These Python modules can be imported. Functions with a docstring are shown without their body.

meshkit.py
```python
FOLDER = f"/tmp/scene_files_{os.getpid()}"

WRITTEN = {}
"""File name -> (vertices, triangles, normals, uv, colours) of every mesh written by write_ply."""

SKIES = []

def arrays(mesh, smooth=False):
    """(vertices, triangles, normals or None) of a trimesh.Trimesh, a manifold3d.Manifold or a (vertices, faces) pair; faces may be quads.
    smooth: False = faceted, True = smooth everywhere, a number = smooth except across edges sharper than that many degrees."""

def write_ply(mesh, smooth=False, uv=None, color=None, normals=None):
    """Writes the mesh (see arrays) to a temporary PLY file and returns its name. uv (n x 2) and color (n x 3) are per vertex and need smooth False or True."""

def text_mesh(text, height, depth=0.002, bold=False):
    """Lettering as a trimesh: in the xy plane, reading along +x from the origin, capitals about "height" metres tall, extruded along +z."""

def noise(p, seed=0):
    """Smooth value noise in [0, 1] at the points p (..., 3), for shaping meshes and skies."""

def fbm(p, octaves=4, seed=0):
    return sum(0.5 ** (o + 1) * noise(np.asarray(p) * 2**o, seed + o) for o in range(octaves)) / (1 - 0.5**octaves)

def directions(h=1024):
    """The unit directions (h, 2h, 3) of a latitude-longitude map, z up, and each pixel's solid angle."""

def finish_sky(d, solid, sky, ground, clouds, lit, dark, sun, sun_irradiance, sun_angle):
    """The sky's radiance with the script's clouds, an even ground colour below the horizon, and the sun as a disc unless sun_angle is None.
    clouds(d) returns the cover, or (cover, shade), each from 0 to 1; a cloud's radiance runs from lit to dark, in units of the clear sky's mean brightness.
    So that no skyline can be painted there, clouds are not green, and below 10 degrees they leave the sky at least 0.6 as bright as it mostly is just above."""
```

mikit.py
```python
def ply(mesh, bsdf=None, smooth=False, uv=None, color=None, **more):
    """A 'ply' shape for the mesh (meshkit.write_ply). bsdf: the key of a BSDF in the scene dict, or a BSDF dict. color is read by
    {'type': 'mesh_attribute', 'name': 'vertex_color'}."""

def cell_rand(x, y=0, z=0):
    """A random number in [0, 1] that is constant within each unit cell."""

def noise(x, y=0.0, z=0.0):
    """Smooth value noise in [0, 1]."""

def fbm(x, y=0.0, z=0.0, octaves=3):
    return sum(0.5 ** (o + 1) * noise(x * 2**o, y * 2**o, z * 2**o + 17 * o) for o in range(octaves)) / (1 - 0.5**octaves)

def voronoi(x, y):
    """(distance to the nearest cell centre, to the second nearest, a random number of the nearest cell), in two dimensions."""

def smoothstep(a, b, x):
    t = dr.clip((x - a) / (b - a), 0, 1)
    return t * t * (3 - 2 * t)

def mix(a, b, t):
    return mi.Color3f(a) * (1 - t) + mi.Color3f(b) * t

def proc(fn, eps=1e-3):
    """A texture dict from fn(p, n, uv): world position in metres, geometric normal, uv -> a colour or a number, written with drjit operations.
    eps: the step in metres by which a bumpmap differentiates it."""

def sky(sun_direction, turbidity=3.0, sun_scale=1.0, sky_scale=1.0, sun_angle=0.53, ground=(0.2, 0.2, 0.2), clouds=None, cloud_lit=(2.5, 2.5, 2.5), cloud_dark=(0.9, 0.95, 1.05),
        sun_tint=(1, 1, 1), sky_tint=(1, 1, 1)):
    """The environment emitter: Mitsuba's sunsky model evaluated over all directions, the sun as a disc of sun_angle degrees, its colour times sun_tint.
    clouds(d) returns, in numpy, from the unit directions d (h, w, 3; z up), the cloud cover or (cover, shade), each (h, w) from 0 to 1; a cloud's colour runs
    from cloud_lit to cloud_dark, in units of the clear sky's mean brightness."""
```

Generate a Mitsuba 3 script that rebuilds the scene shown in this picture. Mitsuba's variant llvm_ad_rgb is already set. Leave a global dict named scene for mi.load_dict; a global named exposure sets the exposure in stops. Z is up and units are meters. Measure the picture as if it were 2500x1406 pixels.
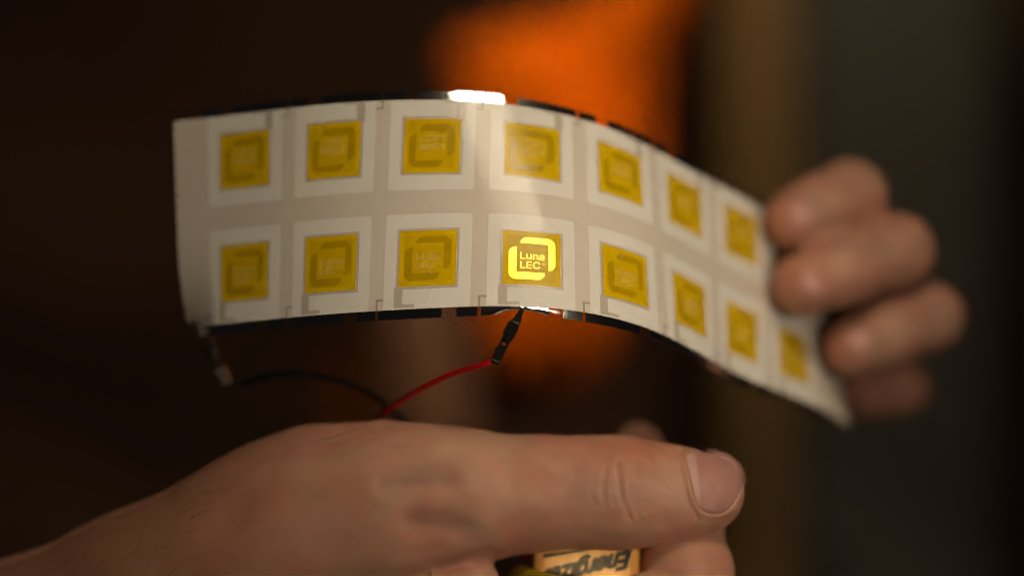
import math, os
import numpy as np
import trimesh, shapely
from shapely import affinity
from shapely.geometry import Polygon, box
from scipy.interpolate import CubicSpline
import drjit as dr
import mitsuba as mi
import mikit, meshkit
from mikit import proc, noise, fbm, smoothstep, mix

T = mi.ScalarTransform4f
scene, labels = {}, {}
rng = np.random.default_rng(7)
MM = 1e-3

# ------------------------------------------------------------------ camera, light, exposure
CAM_Y = -0.45                      # the lens stands 45 cm in front of the plane of focus (y = 0); lengths below in mm
FPX = 5000.0                       # focal length in pixels of the 2500 px wide photograph
exposure = 0.0
scene['camera'] = {'type': 'thinlens', 'fov': 2 * math.degrees(math.atan(1250 / FPX)), 'fov_axis': 'x',
                   'focus_distance': 0.446, 'aperture_radius': 0.0148, 'near_clip': 0.02, 'far_clip': 20.0,
                   'to_world': T().look_at(origin=[0, CAM_Y, 0], target=[0, 0, 0], up=[0, 0, 1])}
# the dim room itself
scene['room_light'] = {'type': 'constant', 'radiance': {'type': 'rgb', 'value': [0.0050, 0.0042, 0.0040]}}


def P(px, py, y):
    """The point (mm) at depth y that stands at this place of the 2500 x 1406 frame: used only to lay the things out."""
    d = y - CAM_Y * 1000
    return np.array([(px - 1250) * d / FPX, y, -(py - 703) * d / FPX])


def to_px(v):
    d = v[..., 1] - CAM_Y * 1000
    return 1250 + FPX * v[..., 0] / d, 703 - FPX * v[..., 2] / d


def rgb(*c):
    return {'type': 'rgb', 'value': list(c)}


KEYS = {}


def key_of(parent, name):
    base = f'{parent}__{name}' if parent else name
    n = KEYS.get(base, 0)
    KEYS[base] = n + 1
    return base if n == 0 else f'{base}_{n:03d}'


def put(name, mesh, bsdf, parent=None, label=None, category=None, group=None, kind=None, smooth=30, mm=True, color=None, **more):
    """One entry of the scene. Meshes are given in mm."""
    k = key_of(parent, name)
    if mm:
        mesh = mesh.copy()
        mesh.apply_scale(MM)
    scene[k] = mikit.ply(mesh, bsdf, smooth=smooth, color=color, **more)
    tag(k, label, category, group, kind)
    return k


def tag(k, label=None, category=None, group=None, kind=None):
    d = {a: b for a, b in dict(label=label, category=category, group=group, kind=kind).items() if b}
    if d:
        labels[k] = d


def thing(name, label, category, group=None):
    k = key_of(None, name)
    tag(k, label, category, group)
    return k


def tmesh(v, f):
    return trimesh.Trimesh(np.asarray(v, float), np.asarray(f), process=False)


def tube(points, r, sides=14, closed=True):
    p = np.asarray(points, float)
    r = np.broadcast_to(np.asarray(r, float), (len(p),))
    t = np.gradient(p, axis=0)
    t /= np.linalg.norm(t, axis=1, keepdims=True)
    ref = np.array([0, 1.0, 0.13])
    a = np.cross(t, ref)
    a /= np.linalg.norm(a, axis=1, keepdims=True)
    b = np.cross(t, a)
    ang = np.arange(sides) * 2 * np.pi / sides
    v = p[:, None] + r[:, None, None] * (np.cos(ang)[None, :, None] * a[:, None] + np.sin(ang)[None, :, None] * b[:, None])
    n = len(p)
    f = []
    for i in range(n - 1):
        for j in range(sides):
            k = (j + 1) % sides
            f += [[i * sides + j, i * sides + k, (i + 1) * sides + k], [i * sides + j, (i + 1) * sides + k, (i + 1) * sides + j]]
    v = v.reshape(-1, 3)
    if closed:
        v = np.vstack([v, p[0], p[-1]])
        for j in range(sides):
            k = (j + 1) % sides
            f += [[n * sides, k, j], [n * sides + 1, (n - 1) * sides + j, (n - 1) * sides + k]]
    m = tmesh(v, f)
    trimesh.repair.fix_normals(m)
    return m


def smooth_path(pts, n=60):
    pts = np.asarray(pts, float)
    s = np.concatenate([[0], np.cumsum(np.linalg.norm(np.diff(pts, axis=0), axis=1))])
    return CubicSpline(s, pts)(np.linspace(0, s[-1], n))


def frame_mesh(mesh, origin, ex, ey, ez):
    """mesh with local axes x, y, z laid along ex, ey, ez from origin"""
    v = np.asarray(mesh.vertices)
    w = np.asarray(origin) + v[:, :1] * ex + v[:, 1:2] * ey + v[:, 2:3] * ez
    m = tmesh(w, mesh.faces)
    trimesh.repair.fix_normals(m)
    return m


def bevel_box(sx, sy, sz, r, at=(0, 0, 0)):
    """a box with rounded edges, centred"""
    pts = []
    s = trimesh.creation.icosphere(subdivisions=2, radius=r)
    for a in (-1, 1):
        for b in (-1, 1):
            for c in (-1, 1):
                pts.append(s.vertices + [a * (sx / 2 - r), b * (sy / 2 - r), c * (sz / 2 - r)])
    m = trimesh.convex.convex_hull(np.vstack(pts))
    m.apply_translation(at)
    return m


# lamps ------------------------------------------------------------------------------------------
LAMP_AT = np.array([22.0, 0.0, 35.0])
def lamp_dir(az, el):
    az, el = math.radians(az), math.radians(el)
    return np.array([math.cos(el) * math.sin(az), -math.cos(el) * math.cos(az), math.sin(el)])


KEY_POWER = 43.0
LAMP_R = 300.0
d0 = lamp_dir(27.0, 38.6)
lamp_c = LAMP_AT + d0 * LAMP_R
ex = np.cross([0, 0, 1.0], d0); ex /= np.linalg.norm(ex)
ez = np.cross(d0, ex)
lamp_c = lamp_c - ex * 20 + ez * 17
key_lamp = thing('panel_lamp', 'small warm panel lamp above the camera on the right, outside the frame', 'lamp')
W, H = 104.0, 29.0
face = tmesh([lamp_c + ex * a * W / 2 + ez * b * H / 2 for a, b in ((-1, -1), (1, -1), (1, 1), (-1, 1))], [[0, 1, 2], [0, 2, 3]])
if np.dot(face.face_normals[0], -d0) < 0:
    face.invert()
put('diffuser', face, {'type': 'diffuse', 'reflectance': rgb(.8, .8, .8)}, key_lamp, smooth=False,
    emitter={'type': 'area', 'radiance': rgb(KEY_POWER * 1.0, KEY_POWER * .80, KEY_POWER * .545)})
housing = bevel_box(W + 8, 12, H + 8, 2)
put('housing', frame_mesh(housing, lamp_c + d0 * 7.0, ex, d0, ez), {'type': 'diffuse', 'reflectance': rgb(.03, .03, .03)}, key_lamp)

# added fill in a black snoot at front right, falling off towards the left
added_snoot_lamp = thing('added_snoot_lamp', 'added round fill lamp in a long black snoot beside the camera, outside the frame', 'lamp')
SN_AT = np.array([30.0, 0.0, -16.0])
sd0 = lamp_dir(22, 5)
sx = np.cross([0, 0, 1.0], sd0); sx /= np.linalg.norm(sx)
sz = np.cross(sd0, sx)
th = np.linspace(0, 2 * np.pi, 33)[:-1]
disc = tmesh(np.vstack([[0, 0, 0], np.column_stack([32.5 * np.cos(th), th * 0, 32.5 * np.sin(th)])]), [[0, 1 + (i + 1) % 32, 1 + i] for i in range(32)])
disc = tmesh(SN_AT + sd0 * 700 + disc.vertices[:, :1] * sx + disc.vertices[:, 2:] * sz, disc.faces)
if np.dot(disc.face_normals[0], -sd0) < 0:
    disc.invert()
SN_POWER = 205.0
put('diffuser', disc, {'type': 'diffuse', 'reflectance': rgb(.8, .8, .8)}, added_snoot_lamp, smooth=False, emitter={'type': 'area', 'radiance': rgb(SN_POWER, SN_POWER * .82, SN_POWER * .58)})
ann = trimesh.creation.annulus(34, 36.5, 270)
put('snoot', frame_mesh(ann, SN_AT + sd0 * (700 - 128), sx, sz, sd0), {'type': 'twosided', 'bsdf': {'type': 'diffuse', 'reflectance': rgb(.012, .012, .012)}}, added_snoot_lamp)

# added unseen spots that brighten the orange cloth, the back wall and the battery
def spot(name, pos, target, inten, cutoff, beam=None):
    scene[name] = {'type': 'spot', 'to_world': T().look_at(origin=[float(a) * MM for a in pos], target=[float(a) * MM for a in target], up=[0, 0.3, 1]),
                   'intensity': rgb(*inten), 'cutoff_angle': cutoff, 'beam_width': cutoff * .7 if beam is None else beam}


spot('added_cloth_spot', [-6, 240, 400], [46, 500, -36], [0.65, 0.48, 0.28], 23, 3)
spot('added_wall_spot', [170, 500, 650], [150, 1300, 130], [0.23, 0.18, 0.11], 48, 8)
spot('added_battery_spot', [14, -320, -92], [16.5, 14, -71], [0.105, 0.075, 0.036], 2.5, 1.7)

# ------------------------------------------------------------------ materials
def pr(base, rough=.5, spec=.5, metal=0.0, two=False, bump=None, bump_scale=1e-4, eps=1e-4, **more):
    b = {'type': 'principled', 'base_color': rgb(*base) if isinstance(base, (tuple, list)) else base, 'roughness': rough, 'specular': spec, 'metallic': metal, **more}
    if bump is not None:
        b = {'type': 'bumpmap', 'arbitrary': proc(bump, eps), 'scale': bump_scale, 'bsdf': b}
    return {'type': 'twosided', 'bsdf': b} if two else b


def define(name, b):
    scene[name] = b
    return name


def paper_tone(c, amp=.035, f=900.0):
    return proc(lambda p, n, uv: mi.Color3f(*c) * (1 + amp * (fbm(p.x * f, p.y * f, p.z * f) - .5) + amp * (noise(p.x * 90, p.y * 90, p.z * 90) - .5)))


define('film_white', pr(paper_tone((.655, .60, .535)), .11, .09, two=True))
define('film_tile', pr(paper_tone((.77, .755, .715), .02), .12, .09, two=True))
define('film_trace', pr(paper_tone((.50, .445, .39), .02), .25, .4, two=True))
define('film_line', pr(paper_tone((.36, .31, .28), .03), .3, .4, two=True))
define('film_yellow', pr(paper_tone((.70, .475, .003), .02), .18, .10, two=True))
define('film_yellow_field', pr(paper_tone((.63, .425, .003), .02), .18, .10, two=True))
define('film_mark', pr(paper_tone((.46, .295, .003), .02), .2, .2, two=True))
define('film_text', pr(paper_tone((.66, .47, .16), .05), .25, .2, two=True))
define('film_edge', pr((.60, .56, .47), .18, .4, two=True))
define('clear_plastic', {'type': 'thindielectric', 'int_ior': 1.5, 'ext_ior': 1.0})
define('pad_metal', {'type': 'twosided', 'bsdf': {'type': 'roughconductor', 'material': 'Ag', 'alpha': 0.014, 'distribution': 'ggx', 'specular_reflectance': rgb(.80, .80, .82)}})
define('dark_metal', pr(proc(lambda p, n, uv: mi.Color3f(.055, .045, .038) * (.6 + .8 * fbm(p.x * 1500, p.y * 1500, p.z * 1500))), .38, .5, .85))
define('bright_metal', pr(proc(lambda p, n, uv: mi.Color3f(.60, .52, .45) * (.7 + .6 * fbm(p.x * 900, p.y * 900, p.z * 900))), .30, .5, .95))
define('red_wire', pr((.42, .004, .008), .38, .5))
define('black_wire', pr((.004, .0045, .005), .55, .12))

# ------------------------------------------------------------------ the film
UK = np.linspace(-12, 200, 11)
CK = np.array([[-76.95, 19.94, 14.87], [-57.68, 11.3, 16.52], [-38.13, 3.27, 18.08], [-17.39, -0.55, 18.94], [3.93, 1.27, 18.43], [23.7, 9.01, 14.75], [38.81, 22.74, 8.7], [52.37, 37.74, 2.26], [66.02, 52.62, -3.68], [77.55, 68.62, -10.25], [86.46, 85.28, -19.45]])
RK = np.array([[-0.0462, 0.0831, 1.0044], [-0.012, 0.1465, 0.9909], [0.014, 0.1818, 0.9801], [0.0295, 0.2484, 0.9599], [0.0072, 0.3581, 0.9174], [-0.0157, 0.4247, 0.904], [-0.0161, 0.4355, 0.8954], [0.0336, 0.4084, 0.8663], [0.0296, 0.4316, 0.8523], [-0.0444, 0.4997, 0.8418], [-0.1278, 0.5477, 0.8362]])
CS, RS = CubicSpline(UK, CK), CubicSpline(UK, RK)
CLIP_U = 71.2


def film0(u, v):
    r = RS(u)
    r = r / np.linalg.norm(r, axis=-1, keepdims=True)
    q = CS(u) + r * np.asarray(v)[..., None]
    # the sheet sags and waves a little, and its lower left corner curls back
    q[..., 1] += .03 * np.sin(u * .21 + v * .05) + .10 * np.sin(u * .063 - v * .06 + 1)
    k = np.clip((-u - 2) / 10, 0, 1) * np.clip((-v - 4) / 22, 0, 1) ** 2
    q[..., 0] += 1.6 * k
    q[..., 1] += 3.0 * k
    return q


def film(uvh):
    """(u, v, h) in mm, along and across the sheet and above it -> the point in space"""
    uvh = np.asarray(uvh, float)
    u, v, h = uvh[..., 0].copy(), uvh[..., 1].copy(), uvh[..., 2].copy()
    # the edge curls forward where the clip bites
    s = np.clip(-24.1 - v, 0, None)
    du = u - CLIP_U
    ang = 1.35 * np.exp(-(du / np.where(du < 0, 4.6, 4.4)) ** 2)
    ang = ang * np.clip(s / 2.3, 0, 1) ** np.where(du < 0, 1.0, 1.7)
    v = np.where(s > 0, -24.1 - s * np.cos(ang), v)
    h = h + s * np.sin(ang)
    e = .05
    a = film0(u + e, v) - film0(u - e, v)
    b = film0(u, v + e) - film0(u, v - e)
    n = np.cross(a, b)
    n /= np.linalg.norm(n, axis=-1, keepdims=True)
    return film0(u, v) + n * h[..., None]


def on_film(poly, h, depth=.03, edge=1.3):
    """a polygon of the (u, v) plane as a thin printed layer on the film"""
    polys = list(getattr(poly, 'geoms', [poly]))
    parts = []
    for g in polys:
        m = trimesh.creation.extrude_polygon(g, depth, engine='earcut')
        v, f = trimesh.remesh.subdivide_to_size(m.vertices, m.faces, edge, max_iter=14)
        m = trimesh.Trimesh(v, f)
        m.merge_vertices()
        parts.append(m)
    m = trimesh.util.concatenate(parts)
    v = np.asarray(m.vertices)
    return tmesh(film(np.column_stack([v[:, 0], v[:, 1], v[:, 2] + h])), m.faces)


def rbox(u0, v0, u1, v1, r):
    return box(u0, v0, u1, v1).buffer(-r).buffer(r, quad_segs=6)


S, PITCH, GAP = 12.5, 22.35, 13.2
V_LO, V_HI = -24.1, 23.6
light_film = thing('light_film', 'long curved white film with two rows of yellow squares, gripped at its right end', 'flexible film')
put('clear_sheet', on_film(rbox(-11.9, -26.5, 190, 26.1, .9), -.16, .02, 1.6), 'clear_plastic', light_film, smooth=False if False else 30)
put('white_layer', on_film(rbox(-11.9, V_LO, 189.6, V_HI, .9), -.10, .09, 1.6), 'film_white', light_film)


def mirror_uv(g, c):
    """the upper row is the lower row turned by half a turn about the film's centre line"""
    return affinity.rotate(g, 180, origin=(c, 0))


def logo(u0, v0):
    def seg(x0, y0, x1, y1, cut):
        return rbox(u0 + x0 * S, v0 + y0 * S, u0 + x1 * S, v0 + y1 * S, .125 * S).difference(cut)
    a = seg(.295, .285, .905, .89, box(u0 - 1, v0 - 1, u0 + .785 * S, v0 + .775 * S))
    b = seg(.10, .10, .72, .705, box(u0 + .235 * S, v0 + .235 * S, u0 + 20, v0 + 20))
    return a, b


def lettering(bold):
    cap = .128 * S
    a = meshkit.text_mesh('Luna', cap, .02, bold=bold)
    b = meshkit.text_mesh('LEC', cap, .02, bold=bold)
    for m, w in ((a, .435 * S), (b, .36 * S)):
        m.apply_transform(np.diag([w / m.vertices[:, 0].max(), 1, 1, 1]))
    c = meshkit.text_mesh('TM', cap * .27, .02)
    a.apply_translation([.28 * S, .478 * S, 0])
    b.apply_translation([.28 * S, .305 * S, 0])
    c.apply_translation([.665 * S, .385 * S, 0])
    return trimesh.util.concatenate([a, b, c])


LETS = {b: tmesh(*trimesh.remesh.subdivide_to_size(m.vertices, m.faces, .8, max_iter=10)[:2]) for b, m in ((b, lettering(b)) for b in (False, True))}
for row in (1, 0):
    for c in range(8):
        u0, v0 = c * PITCH, -GAP / 2 - S
        cu = u0 + S / 2
        turn = (lambda g, cu=cu: mirror_uv(g, cu)) if row == 0 else (lambda g: g)
        lit = row == 1 and c == 3
        tile = rbox(u0 - 3.25, V_LO + .02, u0 + S + 3.2, -2.75, .7)
        top = box(u0 - 3.25, V_LO + .02, u0 + S + 3.2, V_LO + 2)
        tile = tile.union(top)
        if row == 0:
            tile = turn(tile).intersection(box(-50, 0, 300, V_HI - .02))
        where = 'lower' if row else 'upper'
        cell = put('cell', on_film(tile, 0.0, .05), 'film_tile', light_film,
                   label='cell whose mark and lettering glow bright yellow, directly above the red lead\'s clip' if lit else None)
        trace = box(u0 - .55, v0 - .6, u0 + S + .55, v0 + S + .5)
        trace = trace.union(box(u0 - .85, V_LO + .35, u0 + 1.05, v0)).union(box(u0 - .85, V_LO + .35, u0 + 3.8, V_LO + 1.1))
        if row == 0:
            trace = turn(trace).intersection(box(-50, 0, 300, V_HI - .2))
        put('trace', on_film(trace, .06, .03), 'film_trace', cell)
        put('yellow_square', on_film(turn(box(u0, v0, u0 + S, v0 + S)), .10, .04), 'film_yellow', cell)
        put('inner_field', on_film(turn(rbox(u0 + .085 * S, v0 + .065 * S, u0 + .935 * S, v0 + .925 * S, .15)), .145, .015), 'film_yellow_field', cell)
        for g in logo(u0, v0):
            put('corner_mark', on_film(turn(g), .165, .02, .9), 'film_mark', cell, label='glowing yellow corner mark' if lit else None,
                **({'emitter': {'type': 'area', 'radiance': rgb(1.65, 1.22, .075)}} if lit else {}))
        LET = LETS[lit]
        w = np.array(LET.vertices) + [u0, v0, 0]
        if row == 0:
            w[:, 0], w[:, 1] = 2 * cu - w[:, 0], -w[:, 1]
        w[:, 2] += .165
        put('lettering', tmesh(film(w), LET.faces), 'film_text', cell, label='glowing yellow lettering' if lit else None,
            **({'emitter': {'type': 'area', 'radiance': rgb(1.2, .86, .008)}} if lit else {}))
        # the fine angled line between two cells, and the mirror-like contacts on the clear margin
        line = box(u0 - 4.95, V_LO, u0 - 4.50, V_LO + 2.5).union(box(u0 - 4.95, V_LO + 2.1, u0 - 3.2, V_LO + 2.5))
        if row == 0:
            line = turn(line).intersection(box(-50, 0, 187, V_HI))
        if not line.is_empty:
            put('angled_line', on_film(line, .06, .02), 'film_line', light_film)
        for a, b in ((-4.35, 9.75), (12.95, 17.25)):
            lo, hi = (V_LO - 2.15, V_LO - .02) if row else (V_HI + .02, V_HI + 2.0)
            g = box(u0 + a, -5, u0 + b, -1)
            x0, _, x1, _ = turn(g).bounds
            x0, x1 = max(x0, -11.5), min(x1, 187.5)
            put('contact_pad', on_film(box(x0, lo, x1, hi), -.12, .03, .7), 'pad_metal', light_film)

# dust on the sheet
define('dust', pr((.80, .76, .68), .6, .3, two=True))
specks = [box(u - r, v - r * .7, u + r, v + r * .7).buffer(r * .4) for u, v, r in zip(rng.uniform(-8, 120, 46), rng.uniform(-23, 22, 46), rng.uniform(.04, .13, 46))]
put('dust', trimesh.util.concatenate([on_film(g, .19, .03) for g in specks]), 'dust', light_film, kind='stuff')

# ------------------------------------------------------------------ modelling skin: distance fields meshed by surface nets
def cone(a, b, ra, rb, flat=1.0):
    """a round cone from a (radius ra) to b (rb); flat < 1 makes it thinner in depth"""
    a, b = np.asarray(a, float), np.asarray(b, float)

    def f(p):
        x, y, z = p[..., 0] - a[0], (p[..., 1] - a[1]) / flat, p[..., 2] - a[2]
        d = (b - a) / [1, flat, 1]
        t = np.clip((x * d[0] + y * d[1] + z * d[2]) / (d @ d), 0, 1)
        t = t * t * (3 - 2 * t) * .35 + t * .65
        return np.sqrt((x - t * d[0]) ** 2 + (y - t * d[1]) ** 2 + (z - t * d[2]) ** 2) - (ra + (rb - ra) * t)
    return f


def ball(c, radii):
    c, radii = np.asarray(c, float), np.asarray(radii, float)
    m = radii.min()

    def f(p):
        q = (p - c) / radii
        k = np.linalg.norm(q, axis=-1)
        return (k - 1) * m
    return f


def smin(a, b, k):
    h = np.clip(.5 + .5 * (b - a) / k, 0, 1)
    return b + (a - b) * h - k * h * (1 - h)


def blend(fs, k):
    def f(p):
        out = fs[0](p)
        for g in fs[1:]:
            out = smin(out, g(p), k)
        return out
    return f


def chain(pts, k, flat=1.0):
    """pts: (point, radius) along a finger"""
    return blend([cone(a, b, ra, rb, flat) for (a, ra), (b, rb) in zip(pts[:-1], pts[1:])], k)


def surface_nets(f, lo, hi, h):
    lo, hi = np.asarray(lo, float), np.asarray(hi, float)
    n = np.ceil((hi - lo) / h).astype(int) + 1
    axes = [lo[i] + h * np.arange(n[i]) for i in range(3)]
    val = np.empty(n, np.float32)
    for i in range(0, n[0], 16):
        g = np.stack(np.meshgrid(axes[0][i:i + 16], axes[1], axes[2], indexing='ij'), -1)
        val[i:i + 16] = f(g)
    # close the field at the border
    for ax in range(3):
        s = [slice(None)] * 3
        for e in (0, -1):
            s[ax] = e
            val[tuple(s)] = np.maximum(val[tuple(s)], .1)
    ins = val < 0
    c = [ins[a:n[0] - 1 + a, b:n[1] - 1 + b, d:n[2] - 1 + d] for a in (0, 1) for b in (0, 1) for d in (0, 1)]
    cnt = sum(x.astype(np.int8) for x in c)
    act = (cnt > 0) & (cnt < 8)
    idx = -np.ones(act.shape, np.int64)
    cells = np.argwhere(act)
    idx[act] = np.arange(len(cells))
    corner = np.array([[a, b, d] for a in (0, 1) for b in (0, 1) for d in (0, 1)])
    cv = np.stack([val[cells[:, 0] + a, cells[:, 1] + b, cells[:, 2] + d] for a, b, d in corner], 1)
    acc, num = np.zeros((len(cells), 3)), np.zeros(len(cells))
    for i in range(8):
        for j in range(i + 1, 8):
            if np.abs(corner[i] - corner[j]).sum() != 1:
                continue
            x = (cv[:, i] < 0) != (cv[:, j] < 0)
            t = np.where(x, cv[:, i] / np.where(x, cv[:, i] - cv[:, j], 1), 0)
            acc += np.where(x[:, None], corner[i] + t[:, None] * (corner[j] - corner[i]), 0)
            num += x
    verts = lo + h * (cells + acc / num[:, None])
    quads = []
    for ax in range(3):
        o1, o2 = [(1, 2), (2, 0), (0, 1)][ax]
        sl = [slice(1, m - 1) for m in n]
        sl[ax] = slice(0, n[ax] - 1)
        s2 = list(sl)
        s2[ax] = slice(1, n[ax])
        A, B = ins[tuple(sl)], ins[tuple(s2)]
        e = np.argwhere(A != B)
        flip = A[tuple(e.T)]
        off = np.array([1, 1, 1]); off[ax] = 0
        e = e + off
        d1, d2 = np.zeros(3, int), np.zeros(3, int)
        d1[o1], d2[o2] = 1, 1
        q = np.stack([idx[tuple((e - d1 - d2).T)], idx[tuple((e - d2).T)], idx[tuple(e.T)], idx[tuple((e - d1).T)]], 1)
        q = np.where(flip[:, None], q, q[:, ::-1])
        quads.append(q)
    q = np.vstack(quads)
    fcs = np.vstack([q[:, [0, 1, 2]], q[:, [0, 2, 3]]])
    m = tmesh(verts, fcs)
    if m.volume < 0:
        m.invert()
    return m


def front_hit(f, px, py, y0, y1, n=26):
    """the first point of the field's surface on the way back from the lens through these places of the frame"""
    px, py = np.asarray(px, float), np.asarray(py, float)

    def at(y):
        d = (y - CAM_Y * 1000) / FPX
        return np.stack([(px - 1250) * d, np.broadcast_to(y, px.shape), -(py - 703) * d], -1)
    ys = np.linspace(y0, y1, n)
    val = np.stack([f(at(np.full(px.shape, y))) for y in ys], 1)
    neg = val < 0
    i = np.maximum(np.where(neg.any(1), neg.argmax(1), n - 1), 1)
    a, b = ys[i - 1], ys[i]
    for _ in range(9):
        m = (a + b) / 2
        inside = f(at(m)) < 0
        a, b = np.where(inside, a, m), np.where(inside, m, b)
    return at((a + b) / 2), neg.any(1)


def blob(px, py, cx, cy, rx, ry, ang=0.0):
    c, s = math.cos(math.radians(ang)), math.sin(math.radians(ang))
    a, b = (px - cx) * c + (py - cy) * s, -(px - cx) * s + (py - cy) * c
    return np.exp(-((a / rx) ** 2 + (b / ry) ** 2))


def skin_colour(v, base, seed=0):
    nz = meshkit.fbm(v / 9.0, 3, seed)[:, None] - .5
    n2 = meshkit.fbm(v / 2.6 + 31, 3, seed + 5)[:, None] - .5
    n3 = meshkit.fbm(v / 5.0 + 77, 3, seed + 9)[:, None] - .5
    c = np.asarray(base)[None] * (1 + .30 * n3)
    c = c * (1 + nz * np.array([.18, -.30, -.25])) * (1 + n2 * np.array([.12, -.22, -.12]))
    return c


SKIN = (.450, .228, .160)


def skin_bump(p, n, uv):
    q = p * 1000.0
    a = fbm(q.x * 2.2, q.y * 2.2, q.z * 2.2, 3)
    # fine creases across the thumb's joint and the finely lined skin over the wrist
    wob = fbm(q.x * .35, q.y * .35, q.z * .35, 2)
    joint = dr.exp(-dr.square((q.x - 27) / 8.0)) * smoothstep(8, 2, q.y)
    lines = noise(q.x * 2.0 + wob * 5, q.z * .16, q.y * .16) * joint
    t = q.x * .30 - q.z * 1.05
    w2 = dr.exp(-dr.square((q.x + 36) / 15.0)) * smoothstep(-41, -36, q.z)
    lines2 = noise(t * 2.6 + wob * 1.6, (q.x + q.z * .3) * .10, 3.0) * w2
    lines3 = noise((q.x * .5 + q.z) * 2.6 + wob * 4, (q.x - q.z * .5) * .3, q.y * .3) * smoothstep(-55, -80, q.x)
    return a * .35 + lines * 1.0 + lines2 * 2.4 + lines3 * .6


define('skin', pr({'type': 'mesh_attribute', 'name': 'vertex_color'}, .50, .38, bump=skin_bump, bump_scale=2.0e-4, eps=6e-5, sheen=.15, sheen_tint=.6))
define('skin_far', pr({'type': 'mesh_attribute', 'name': 'vertex_color'}, .52, .38))


def nail_bump(p, n, uv):
    q = p * 1000.0
    return noise(q.z * 5.0 + q.x * .12, q.x * .08, q.y * .5) + .5 * noise(q.z * 12.0, q.x * .1, 1.0)


define('nail', pr(proc(lambda p, n, uv: mix((.41, .19, .165), (.52, .32, .28), .3 * noise(p.x * 500, p.y * 500, p.z * 500) + .8 * smoothstep(41.6, 40.6, p.x * 1000 + .06 * (p.z * 1000 + 42)))), .30, .5, bump=nail_bump, bump_scale=1.0e-4, eps=5e-5))
define('nail_edge', pr((.70, .55, .44), .35, .4))
define('nail_far', pr((.50, .24, .20), .35, .4))

# ---- the hand in front ----
def Q(px, py, y, r):
    return (P(px, py, y), r)


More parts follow.
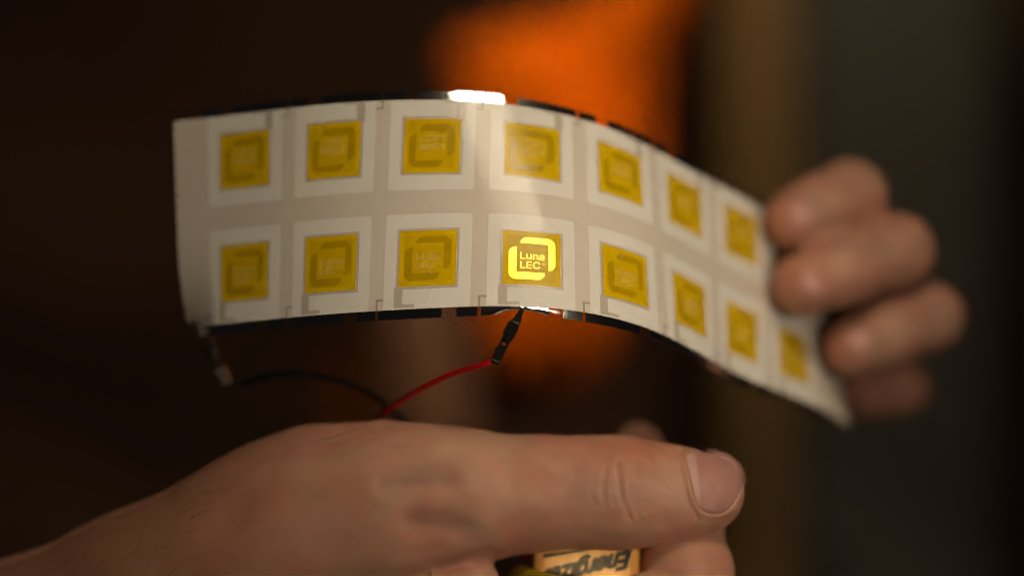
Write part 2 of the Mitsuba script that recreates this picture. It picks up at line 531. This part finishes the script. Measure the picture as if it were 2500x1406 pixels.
arm = blend([
    chain([Q(1722, 1203, 9.6, 8.7), Q(1640, 1207, 9.5, 9.9), Q(1520, 1202, 9.5, 11.6), Q(1420, 1200, 9.6, 11.35), Q(1300, 1204, 10, 12.0), Q(1120, 1217, 11, 14.4), Q(960, 1238, 13, 17.4)], 5.0, .86),
    chain([Q(960, 1238, 14, 17.4), Q(800, 1268, 16, 19.6), Q(680, 1330, 17, 21.0), Q(560, 1420, 18, 22.8), Q(360, 1535, 19, 25.6), Q(60, 1700, 20, 29.5), Q(-220, 1850, 21, 33)], 9.0, .80),
    ball(P(1040, 1160, 6), (13, 6, 8)),
], 8.0)
palm = blend([
    chain([Q(900, 1480, 17, 19), Q(1035, 1500, 15, 15.5), Q(1080, 1580, 15, 14.5)], 5.0, .8),
    cone(P(1142, 1432, 8), P(1155, 1520, 12), 7.3, 7.6), ball(P(1010, 1620, 26), (26, 20, 22))], 5.0)
index = blend([chain([Q(1553, 1092, 46, 6.2), Q(1590, 1170, 36, 7.2), Q(1662, 1290, 22, 8.9), Q(1679, 1400, 13, 9.5), Q(1684, 1500, 12, 9.8), Q(1640, 1690, 18, 10.5)], 4.0, .92),
               chain([Q(1640, 1690, 18, 10.5), Q(1400, 1760, 30, 13), Q(1120, 1700, 30, 17)], 8.0)], 8.0)
middle = blend([chain([Q(1585, 1478, 6, 7.6), Q(1660, 1560, 10, 8.4), Q(1640, 1720, 20, 9.5)], 4.0), chain([Q(1640, 1720, 20, 9.5), Q(1200, 1790, 34, 15)], 6.0)], 6.0)


def hand_field(p):
    d = smin(arm(p), palm(p), 1.6)
    d = smin(d, index(p), .8)
    return smin(d, middle(p), .8)


NAIL = Polygon([(1684, 1106), (1700, 1103), (1748, 1102), (1776, 1113), (1797, 1131), (1810, 1152), (1814, 1176), (1807, 1204), (1792, 1229), (1776, 1246), (1755, 1254), (1733, 1253), (1715, 1245), (1703, 1229), (1695, 1205), (1688, 1170), (1680, 1135), (1676, 1115)])
NAIL = NAIL.buffer(6).buffer(-6)
hm = surface_nets(hand_field, [-138, -18, -104], [56, 66, -28], .68)
trimesh.smoothing.filter_taubin(hm, iterations=6)
v = np.array(hm.vertices)
px, py = to_px(v)
nrm = np.array(hm.vertex_normals)
facing = np.clip(-nrm[:, 1] * 2.2 + .35, 0, 1) * (v[:, 1] < 14)
inb = (px > 1640) & (px < 1840) & (py > 1070) & (py < 1290)
sd = np.full(len(v), 99.0)
pts = shapely.points(px[inb], py[inb])
sd[inb] = np.where(shapely.contains(NAIL, pts), -1, 1) * shapely.distance(NAIL.exterior, pts)
sdm = sd * .09
disp = -.55 * np.clip(-sdm / .5, 0, 1) * (sd < 0)
rim = np.exp(-((sdm - .55) / .6) ** 2) * (sd > 0)
disp += rim * np.where(px < 1712, .38, np.where(py > 1236, .20, .03))
disp += -.18 * np.exp(-((sdm - 1.9) / .45) ** 2) * (px < 1705)
# creases over the thumb's joint, the vein and dimples at its root, knuckle swell
def crease(pts, w, depth):
    ln = shapely.LineString(pts)
    m = (px > min(a for a, _ in pts) - 60) & (px < max(a for a, _ in pts) + 60)
    out = np.zeros(len(v))
    dd = shapely.distance(ln, shapely.points(px[m], py[m])) * .09
    out[m] = -depth * np.exp(-(dd / w) ** 2)
    return out


disp += crease([(1508, 1140), (1513, 1185), (1517, 1210), (1534, 1262)], .55, .30)
disp += crease([(1596, 1108), (1618, 1140), (1630, 1175)], .6, .22)
disp += crease([(1572, 1096), (1590, 1112), (1604, 1150)], .5, .16)
disp += crease([(1478, 1150), (1470, 1190), (1480, 1235)], .7, .14)
disp += crease([(1446, 1160), (1440, 1200), (1450, 1230)], .6, .12)
disp += crease([(1640, 1150), (1648, 1190), (1645, 1230)], .7, .12)
disp += crease([(1552, 1128), (1556, 1160)], .8, .12)
disp += crease([(940, 1176), (1010, 1172), (1090, 1165)], 3.0, .9)
disp += crease([(1010, 1278), (1070, 1282), (1130, 1292)], 3.4, 1.0)
disp += crease([(1068, 1386), (1100, 1376), (1165, 1362), (1200, 1352)], 1.3, .5)
disp += crease([(1120, 1398), (1150, 1388), (1185, 1362), (1205, 1352)], 1.2, .4)
disp += .8 * blob(px, py, 1130, 1150, 70, 60) + .5 * blob(px, py, 1535, 1115, 60, 30)
disp += -1.1 * blob(px, py, 560, 1250, 90, 50, -40)
disp *= facing
disp += (meshkit.fbm(v / 6.0, 3, 3) - .5) * .5 + (meshkit.fbm(v / 2.0, 2, 8) - .5) * .12
v = v + nrm * disp[:, None]
hm = tmesh(v, hm.faces)
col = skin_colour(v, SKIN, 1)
fr = (facing > .05)
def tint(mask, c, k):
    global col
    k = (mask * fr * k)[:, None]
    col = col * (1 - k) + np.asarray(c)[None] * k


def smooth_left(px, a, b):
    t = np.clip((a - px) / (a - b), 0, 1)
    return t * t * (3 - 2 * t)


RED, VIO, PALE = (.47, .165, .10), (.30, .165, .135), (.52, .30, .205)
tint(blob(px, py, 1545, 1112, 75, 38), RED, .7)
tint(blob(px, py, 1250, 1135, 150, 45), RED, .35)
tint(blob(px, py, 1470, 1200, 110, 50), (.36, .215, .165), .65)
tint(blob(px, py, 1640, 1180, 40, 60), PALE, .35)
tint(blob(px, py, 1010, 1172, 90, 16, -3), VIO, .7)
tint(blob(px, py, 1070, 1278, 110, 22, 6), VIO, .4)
tint(smooth_left(px, 1080, 300), (.30, .135, .086), .88)  # redder skin plus painted shade, deepening towards wrist and forearm
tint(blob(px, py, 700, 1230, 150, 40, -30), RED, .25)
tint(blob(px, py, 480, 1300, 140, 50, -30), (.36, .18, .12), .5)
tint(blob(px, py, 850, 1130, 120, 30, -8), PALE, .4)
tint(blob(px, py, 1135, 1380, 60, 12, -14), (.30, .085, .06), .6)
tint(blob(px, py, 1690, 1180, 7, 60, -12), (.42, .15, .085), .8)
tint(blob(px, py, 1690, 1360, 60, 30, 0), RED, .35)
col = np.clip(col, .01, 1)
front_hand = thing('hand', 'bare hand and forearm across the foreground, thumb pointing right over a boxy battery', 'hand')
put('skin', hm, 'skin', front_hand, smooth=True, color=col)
# thumbnail: a plate bent over the thumb
m2 = trimesh.creation.extrude_polygon(NAIL.buffer(1.5), 1.0, engine='earcut')
nv, nf = trimesh.remesh.subdivide_to_size(m2.vertices, m2.faces, 5.0, max_iter=14)
nmesh = trimesh.Trimesh(nv, nf); nmesh.merge_vertices()
nv = np.array(nmesh.vertices)
hit, ok = front_hit(arm, nv[:, 0], nv[:, 1], -14, 22)
ins = shapely.distance(NAIL.buffer(1.5).exterior, shapely.points(nv[:, 0], nv[:, 1])) * .09
proud = np.where(nv[:, 2] > .5, .02 + .26 * np.clip(ins / .7, 0, 1) ** .6, -.45)
hit[:, 1] -= proud
put('thumbnail', tmesh(hit, nmesh.faces[:, ::-1]), 'nail', front_hand, smooth=50)
# its pale free edge
edge_px = [(1742, 1103), (1775, 1113), (1797, 1131), (1810, 1152), (1814, 1176), (1807, 1204), (1792, 1229), (1776, 1246), (1756, 1254)]
ep = smooth_path([(a, b, 0) for a, b in edge_px], 60)
hit, ok = front_hit(arm, ep[:, 0], ep[:, 1], -14, 24)
hit[:, 1] -= .22
put('nail_edge', tube(hit, .13 * np.sin(np.linspace(.25, np.pi - .25, 60)), 8), 'nail_edge', front_hand)

# fine dark hairs on the forearm
hairs = []
hx, hy = rng.uniform(20, 640, 64), rng.uniform(1130, 1406, 64)
t9 = np.linspace(0, 1, 9)
X, Y = [], []
for k in range(len(hx)):
    L, a0 = rng.uniform(45, 110), math.radians(rng.uniform(10, 75)) * rng.choice([1, 1, 1, -1])
    bend = rng.uniform(-.9, .9)
    X.append(hx[k] - L * t9 * np.cos(a0 + bend * t9))
    Y.append(hy[k] + L * t9 * np.sin(a0 + bend * t9) * .9)
hit, ok = front_hit(hand_field, np.ravel(X), np.ravel(Y), -16, 40)
hit, ok = hit.reshape(-1, 9, 3), ok.reshape(-1, 9)
for h2, o2 in zip(hit, ok):
    if o2.all() and np.abs(np.diff(h2[:, 1])).max() < 2.0:
        h2[:, 1] -= .05 + .35 * np.sin(t9 * np.pi)
        hairs.append(tube(h2, .023 * (1 - .6 * t9), 4))
define('hair', pr((.02, .011, .007), .5, .4))
put('forearm_hair', trimesh.util.concatenate(hairs), 'hair', front_hand, kind='stuff', smooth=True)

# ---- the hand that grips the film at the right ----
idx_f = chain([Q(1938, 537, 51, 7.4), Q(1995, 508, 53, 7.6), Q(2070, 482, 59, 8.2), (P(2072, 484, 61), 8.1)], 4.0, .95)
idx_b = chain([(P(2072, 484, 61), 8.0), (P(2040, 520, 108), 8.8)], 5.0)
mid_f = chain([Q(1962, 694, 44.5, 7.8), Q(2060, 655, 49, 8.4), Q(2186, 615, 57, 8.8)], 4.0, .95)
mid_b = chain([Q(2186, 615, 57, 8.7), Q(2105, 640, 112, 9.5)], 5.0)
ring_f = chain([Q(2084, 847, 58, 7.6), Q(2170, 812, 59, 8.1), Q(2266, 775, 65, 8.1)], 4.0, .95)
ring_b = chain([Q(2266, 775, 65, 8.0), Q(2160, 760, 116, 9.2)], 5.0)
pink_f = chain([Q(2088, 966, 86, 6.0), Q(2130, 955, 83, 6.5), Q(2198, 944, 80, 6.7)], 4.0)
pink_b = chain([Q(2198, 944, 80, 6.6), Q(2120, 850, 122, 8.0)], 5.0)
back = blend([chain([Q(2040, 520, 108, 8.8), Q(2105, 640, 112, 9.5), Q(2150, 760, 116, 9.2), Q(2110, 850, 122, 8.0)], 6.0),
              chain([Q(2000, 680, 130, 18), Q(1965, 685, 180, 21), Q(1940, 690, 300, 22), Q(1915, 690, 420, 24)], 10.0),
              chain([Q(1990, 780, 135, 12), Q(1900, 700, 112, 9.5), Q(1850, 650, 100, 8.5)], 5.0)], 8.0)


def grip_field(p):
    d = smin(idx_f(p), idx_b(p), 4)
    for a, b in ((mid_f, mid_b), (ring_f, ring_b), (pink_f, pink_b)):
        d = smin(d, smin(a(p), b(p), 4), .9)
    return smin(d, back(p), 5)


gm = surface_nets(grip_field, [52, 32, -52], [122, 470, 42], 1.1)
trimesh.smoothing.filter_taubin(gm, iterations=6)
v = np.array(gm.vertices)
px, py = to_px(v)
nrm = np.array(gm.vertex_normals)
fr = (nrm[:, 1] < .1) & (v[:, 1] < 100)
d2 = np.zeros(len(v))
for cx, cy in ((2035, 498), (2120, 635), (2215, 792)):
    d2 += -.45 * blob(px, py, cx, cy, 14, 60, -22) * fr
v = v + nrm * (d2 + (meshkit.fbm(v / 5.0, 3, 13) - .5) * .6)[:, None]
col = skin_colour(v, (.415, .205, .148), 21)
for cx, cy in ((1905, 530), (1920, 690), (2035, 850)):
    tint(blob(px, py, cx, cy, 45, 70), (.47, .17, .10), .55)
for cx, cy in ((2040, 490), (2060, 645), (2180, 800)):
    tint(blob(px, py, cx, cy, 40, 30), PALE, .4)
col = np.clip(col, .01, 1)
grip_hand = thing('hand', 'bare hand at the right whose four fingers wrap over the film\'s far end', 'hand')
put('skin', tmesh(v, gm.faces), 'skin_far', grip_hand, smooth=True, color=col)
for cx, cy, rx, ry in ((1950, 530, 36, 40), (1984, 696, 40, 42), (2090, 836, 38, 36)):
    ell = affinity.rotate(shapely.Point(0, 0).buffer(1).simplify(.01), 0)
    ell = affinity.translate(affinity.rotate(affinity.scale(ell, rx, ry), -20, origin=(0, 0)), cx, cy)
    m2 = trimesh.creation.extrude_polygon(ell, 1.0, engine='earcut')
    nv, nf = trimesh.remesh.subdivide_to_size(m2.vertices, m2.faces, 9.0, max_iter=12)
    nmesh = trimesh.Trimesh(nv, nf); nmesh.merge_vertices()
    nv = np.array(nmesh.vertices)
    hit, ok = front_hit(grip_field, nv[:, 0], nv[:, 1], 30, 80)
    ins = shapely.distance(ell.exterior, shapely.points(nv[:, 0], nv[:, 1])) * .1
    hit[:, 1] -= np.where(nv[:, 2] > .5, .05 + .5 * np.clip(ins / 1.2, 0, 1) ** .6, -.5)
    put('fingernail', tmesh(hit, nmesh.faces[:, ::-1]), 'nail_far', grip_hand, smooth=50)

# ------------------------------------------------------------------ the battery
battery = thing('battery', 'boxy battery with a tan label and upside-down black lettering, pinched under the thumb', 'battery')
define('battery_black', pr((.012, .011, .010), .35, .5))
define('battery_label', pr(proc(lambda p, n, uv: mi.Color3f(.80, .42, .12) * (.9 + .2 * fbm(p.x * 400, p.y * 400, p.z * 400))), .34, .5))
define('battery_yellow', pr((.22, .15, .004), .4, .5))
define('print_black', pr((.010, .009, .008), .4, .4))
BF = 8.0
bc = P(1431, 1300, BF)
put('body', bevel_box(23.4, 15, 46, 3.0, [bc[0], BF + 8.2, -81.5]), 'battery_black', battery)
put('label_wrap', bevel_box(24.2, 16.0, 40, 3.2, [bc[0], BF + 8.0, -76.0]), 'battery_label', battery)
txt = meshkit.text_mesh('Energizer', 3.6, .2, bold=True)
tv = np.array(txt.vertices)
tv[:, 0] = (tv[:, 0] - tv[:, 0].min())
tv[:, 0] *= 20.0 / tv[:, 0].max()
tv[:, 0] += .55 * tv[:, 1]
a = math.radians(180 + 12.5)
org = P(1540, 1343, BF)
tx, tz = tv[:, 0] * math.cos(a) - tv[:, 1] * math.sin(a), tv[:, 0] * math.sin(a) + tv[:, 1] * math.cos(a)
heavy = trimesh.util.concatenate([tmesh(np.column_stack([org[0] + tx + a, org[2] + tz + b, tv[:, 2] + c]), txt.faces) for a, b, c in ((0, 0, .05), (.26, .06, .04), (-.26, -.06, .03), (.08, .20, .02), (-.08, -.20, .01))])
put('lettering', frame_mesh(heavy, [0, BF - .02, 0], np.array([1., 0, 0]), np.array([0, 0, 1.]), np.array([0, -1., 0])), 'print_black', battery)
bar = trimesh.creation.extrude_polygon(Polygon([(P(x, y, BF)[0], P(x, y, BF)[2]) for x, y in ((1324, 1352), (1462, 1334), (1452, 1341), (1326, 1360))]), .2, engine='earcut')
put('underline', frame_mesh(bar, [0, BF - .02, 0], np.array([1., 0, 0]), np.array([0, 0, 1.]), np.array([0, -1., 0])), 'print_black', battery)
yb = tube(smooth_path([P(1250, 1436, 20), P(1300, 1412, 8), P(1360, 1428, 4.5), P(1440, 1436, 5), P(1500, 1450, 8)], 40), 2.3, 14)
put('yellow_band', yb, 'battery_yellow', battery)

# ------------------------------------------------------------------ the two leads: spring clip and wire
def clip_parts(top, bottom, face_y, metal, lead):
    """a small folded-metal clip from its jaw at 'top' to its crimp at 'bottom'"""
    top, bottom = np.asarray(top, float), np.asarray(bottom, float)
    ax = bottom - top
    L = np.linalg.norm(ax)
    ax /= L
    side = np.cross(np.array([0, 1.0, 0]), ax); side /= np.linalg.norm(side)
    dep = np.cross(ax, side)
    s = L / 12.8

    def piece(name, meshes, m=None):
        m = m or (metal if name in ('jaw', 'crimp') else 'dark_metal')
        mesh = trimesh.util.concatenate(meshes)
        mesh.apply_scale(s)
        put(name, frame_mesh(mesh, top, ax, side, dep), m, lead)

    def b(x0, x1, w0, w1, d0, d1, r=.12):
        return bevel_box(x1 - x0, w1 - w0, d1 - d0, r, [(x0 + x1) / 2, (w0 + w1) / 2, (d0 + d1) / 2])

    def taper(x0, x1, wa, wb, da, db, off=0):
        pts = [[x, a * w / 2 + off, c * d / 2] for x, w, d in ((x0, wa, da), (x1, wb, db)) for a in (-1, 1) for c in (-1, 1)]
        return trimesh.convex.convex_hull(np.array(pts))
    piece('jaw', [taper(-.9, 2.9, .55, 1.5, .5, .9, .12), taper(-.9, 2.4, .3, .9, .3, .4, -.35), b(1.2, 2.0, -1.0, -.4, -.35, .35, .1)])
    piece('body', [b(2.3, 6.9, -1.15, 1.05, -.75, .75, .25), b(2.9, 6.2, .8, 1.45, -.45, .2, .12), b(3.8, 5.9, -1.3, -.9, -.6, .6, .1), tube([[5.4, 0, -.55], [6.6, 0, -.6], [7.6, 0.05, -.6]], .62, 16)])
    piece('frame', [b(6.5, 9.6, -1.0, -.52, -.45, .45, .1), b(6.5, 9.6, .52, 1.0, -.45, .45, .1), b(8.5, 9.6, -.8, .8, -.3, .3, .1), b(6.4, 7.2, -.8, .8, -.3, .3, .1), b(8.35, 8.6, -.4, .3, -.5, -.2, .08)])
    piece('crimp', [taper(9.3, 11.6, 1.95, 2.1, .9, 1.0), taper(11.2, 13.0, 1.7, 1.55, 1.1, 1.3), b(9.6, 10.4, .8, 1.25, -.4, .3, .1), b(12.1, 12.9, -.95, .9, -.75, .6, .15)])
    return ax


red_lead = thing('clip_lead', 'red lead with a dark metal clip biting the film\'s lower edge under the glowing cell', 'wire')
edge_pt = film(np.array([CLIP_U, -25.2, .6]))
ct, cb = P(1271, 762, edge_pt[1] - .3), P(1208, 884, edge_pt[1] + 3)
clip_parts(ct, cb, 0, 'dark_metal', red_lead)
yb0 = cb[1]
put('wire', tube(smooth_path([cb - (cb - ct) * .06 + [.2, .5, .1], P(1190, 886, yb0 + .5), P(1130, 904, yb0 + 4), P(1060, 932, yb0 + 10), P(990, 972, yb0 + 18), P(940, 1006, yb0 + 25), P(908, 1046, 32), P(895, 1100, 40), P(920, 1180, 46), P(1050, 1280, 46), P(1250, 1340, 42), P(1330, 1380, 38)], 110), .66, 16), 'red_wire', red_lead)
black_lead = thing('clip_lead', 'black lead with a shiny clip hanging from the film\'s lower left corner', 'wire')
corner = film(np.array([-6.3, -25.0, .3]))
ct, cb = P(486, 792, corner[1] - .6), P(556, 934, corner[1] + 3)
clip_parts(ct, cb, 0, 'bright_metal', black_lead)
dirv = (cb - ct) / np.linalg.norm(cb - ct)
put('wire', tube(smooth_path([cb - dirv * .8, P(575, 936, cb[1] + 1), P(640, 920, cb[1] + 1), P(715, 912, cb[1] + 1), P(790, 920, cb[1] + 2), P(870, 944, cb[1] + 3), P(950, 992, 31), P(1025, 1052, 32), P(1090, 1120, 42), P(1200, 1240, 46), P(1300, 1340, 46), P(1350, 1400, 42)], 110), .72, 16), 'black_wire', black_lead)

# ------------------------------------------------------------------ far behind, out of focus
def puffed(outline, y, thick, folds, seed, step=7.0):
    """a soft hanging thing: the outline (frame places at depth y) filled out to a rounded body with folds"""
    g = Polygon([(P(a, b, y)[0], P(a, b, y)[2]) for a, b in outline]).buffer(6).buffer(-6)
    m = trimesh.creation.triangulate_polygon(g.segmentize(step), engine='earcut')
    vv, ff = trimesh.remesh.subdivide_to_size(np.column_stack([m[0], np.zeros(len(m[0]))]), m[1], step, max_iter=14)
    t = trimesh.Trimesh(vv, ff); t.merge_vertices()
    vv, ff = np.array(t.vertices), np.array(t.faces)
    d = shapely.distance(g.exterior, shapely.points(vv[:, 0], vv[:, 1]))
    z = thick * np.sqrt(np.clip(1 - (1 - np.clip(d / (thick * 1.6), 0, 1)) ** 2, 0, 1))
    fold = folds * (meshkit.fbm(np.column_stack([vv[:, 0] / 22, vv[:, 1] / 60, vv[:, 0] * 0]), 3, seed) - .5) * np.clip(d / 12, 0, 1)
    n = len(vv)
    fr_ = np.column_stack([vv[:, 0], y - z - fold, vv[:, 1]])
    bk = np.column_stack([vv[:, 0], y + z * .6 + .2, vv[:, 1]])
    m = tmesh(np.vstack([fr_, bk]), np.vstack([ff, ff[:, ::-1] + n]))
    trimesh.repair.fix_normals(m)
    return m


def cloth_tone(c):
    return proc(lambda p, n, uv: mi.Color3f(*c) * (.8 + .4 * fbm(p.x * 60, p.y * 60, p.z * 60)))


define('orange_fabric', pr(cloth_tone((.80, .150, .002)), .8, .05, two=True))
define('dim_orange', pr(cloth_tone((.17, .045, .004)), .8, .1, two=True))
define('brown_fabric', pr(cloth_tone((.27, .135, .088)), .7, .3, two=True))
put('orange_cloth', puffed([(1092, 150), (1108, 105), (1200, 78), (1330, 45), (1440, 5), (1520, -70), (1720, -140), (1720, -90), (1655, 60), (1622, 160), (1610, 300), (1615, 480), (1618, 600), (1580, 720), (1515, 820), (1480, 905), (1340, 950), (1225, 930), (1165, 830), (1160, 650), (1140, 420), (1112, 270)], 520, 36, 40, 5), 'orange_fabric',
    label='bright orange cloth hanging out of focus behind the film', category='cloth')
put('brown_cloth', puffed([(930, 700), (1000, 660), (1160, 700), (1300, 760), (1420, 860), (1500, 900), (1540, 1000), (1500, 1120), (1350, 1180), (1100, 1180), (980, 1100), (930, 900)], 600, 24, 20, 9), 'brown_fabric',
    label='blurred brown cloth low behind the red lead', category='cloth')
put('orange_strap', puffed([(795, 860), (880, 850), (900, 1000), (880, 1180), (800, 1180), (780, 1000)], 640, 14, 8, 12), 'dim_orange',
    label='dim orange strap in the dark below the film\'s left half', category='strap')
define('wood_post', pr(proc(lambda p, n, uv: mi.Color3f(.74, .44, .18) * (.7 + .6 * fbm(p.x * 50, p.y * 50, p.z * 6))), .6, .3))
define('grey_panel', pr(proc(lambda p, n, uv: mi.Color3f(.21, .20, .18) * (.85 + .3 * fbm(p.x * 14, p.y * 14, p.z * 14))), .7, .3))
define('wall_paint', pr(proc(lambda p, n, uv: mi.Color3f(.18, .094, .057) * (.7 + .6 * fbm(p.x * 9, p.y * 9, p.z * 9))), .8, .3))
pc = P(1862, 400, 1000)
put('wooden_post', bevel_box(44, 30, 1000, 3, [pc[0], 1015, 150]), 'wood_post', label='blurred upright wooden post behind the gripping hand', category='post')
gc = P(2190, 300, 900)
put('cabinet_side', bevel_box(125, 60, 760, 4, [gc[0], 930, 65]), 'grey_panel', label='blurred grey upright panel at the right behind the hand', category='panel')
put('wall', bevel_box(3000, 40, 2000, 2, [0, 1420, 0]), 'wall_paint', kind='structure')
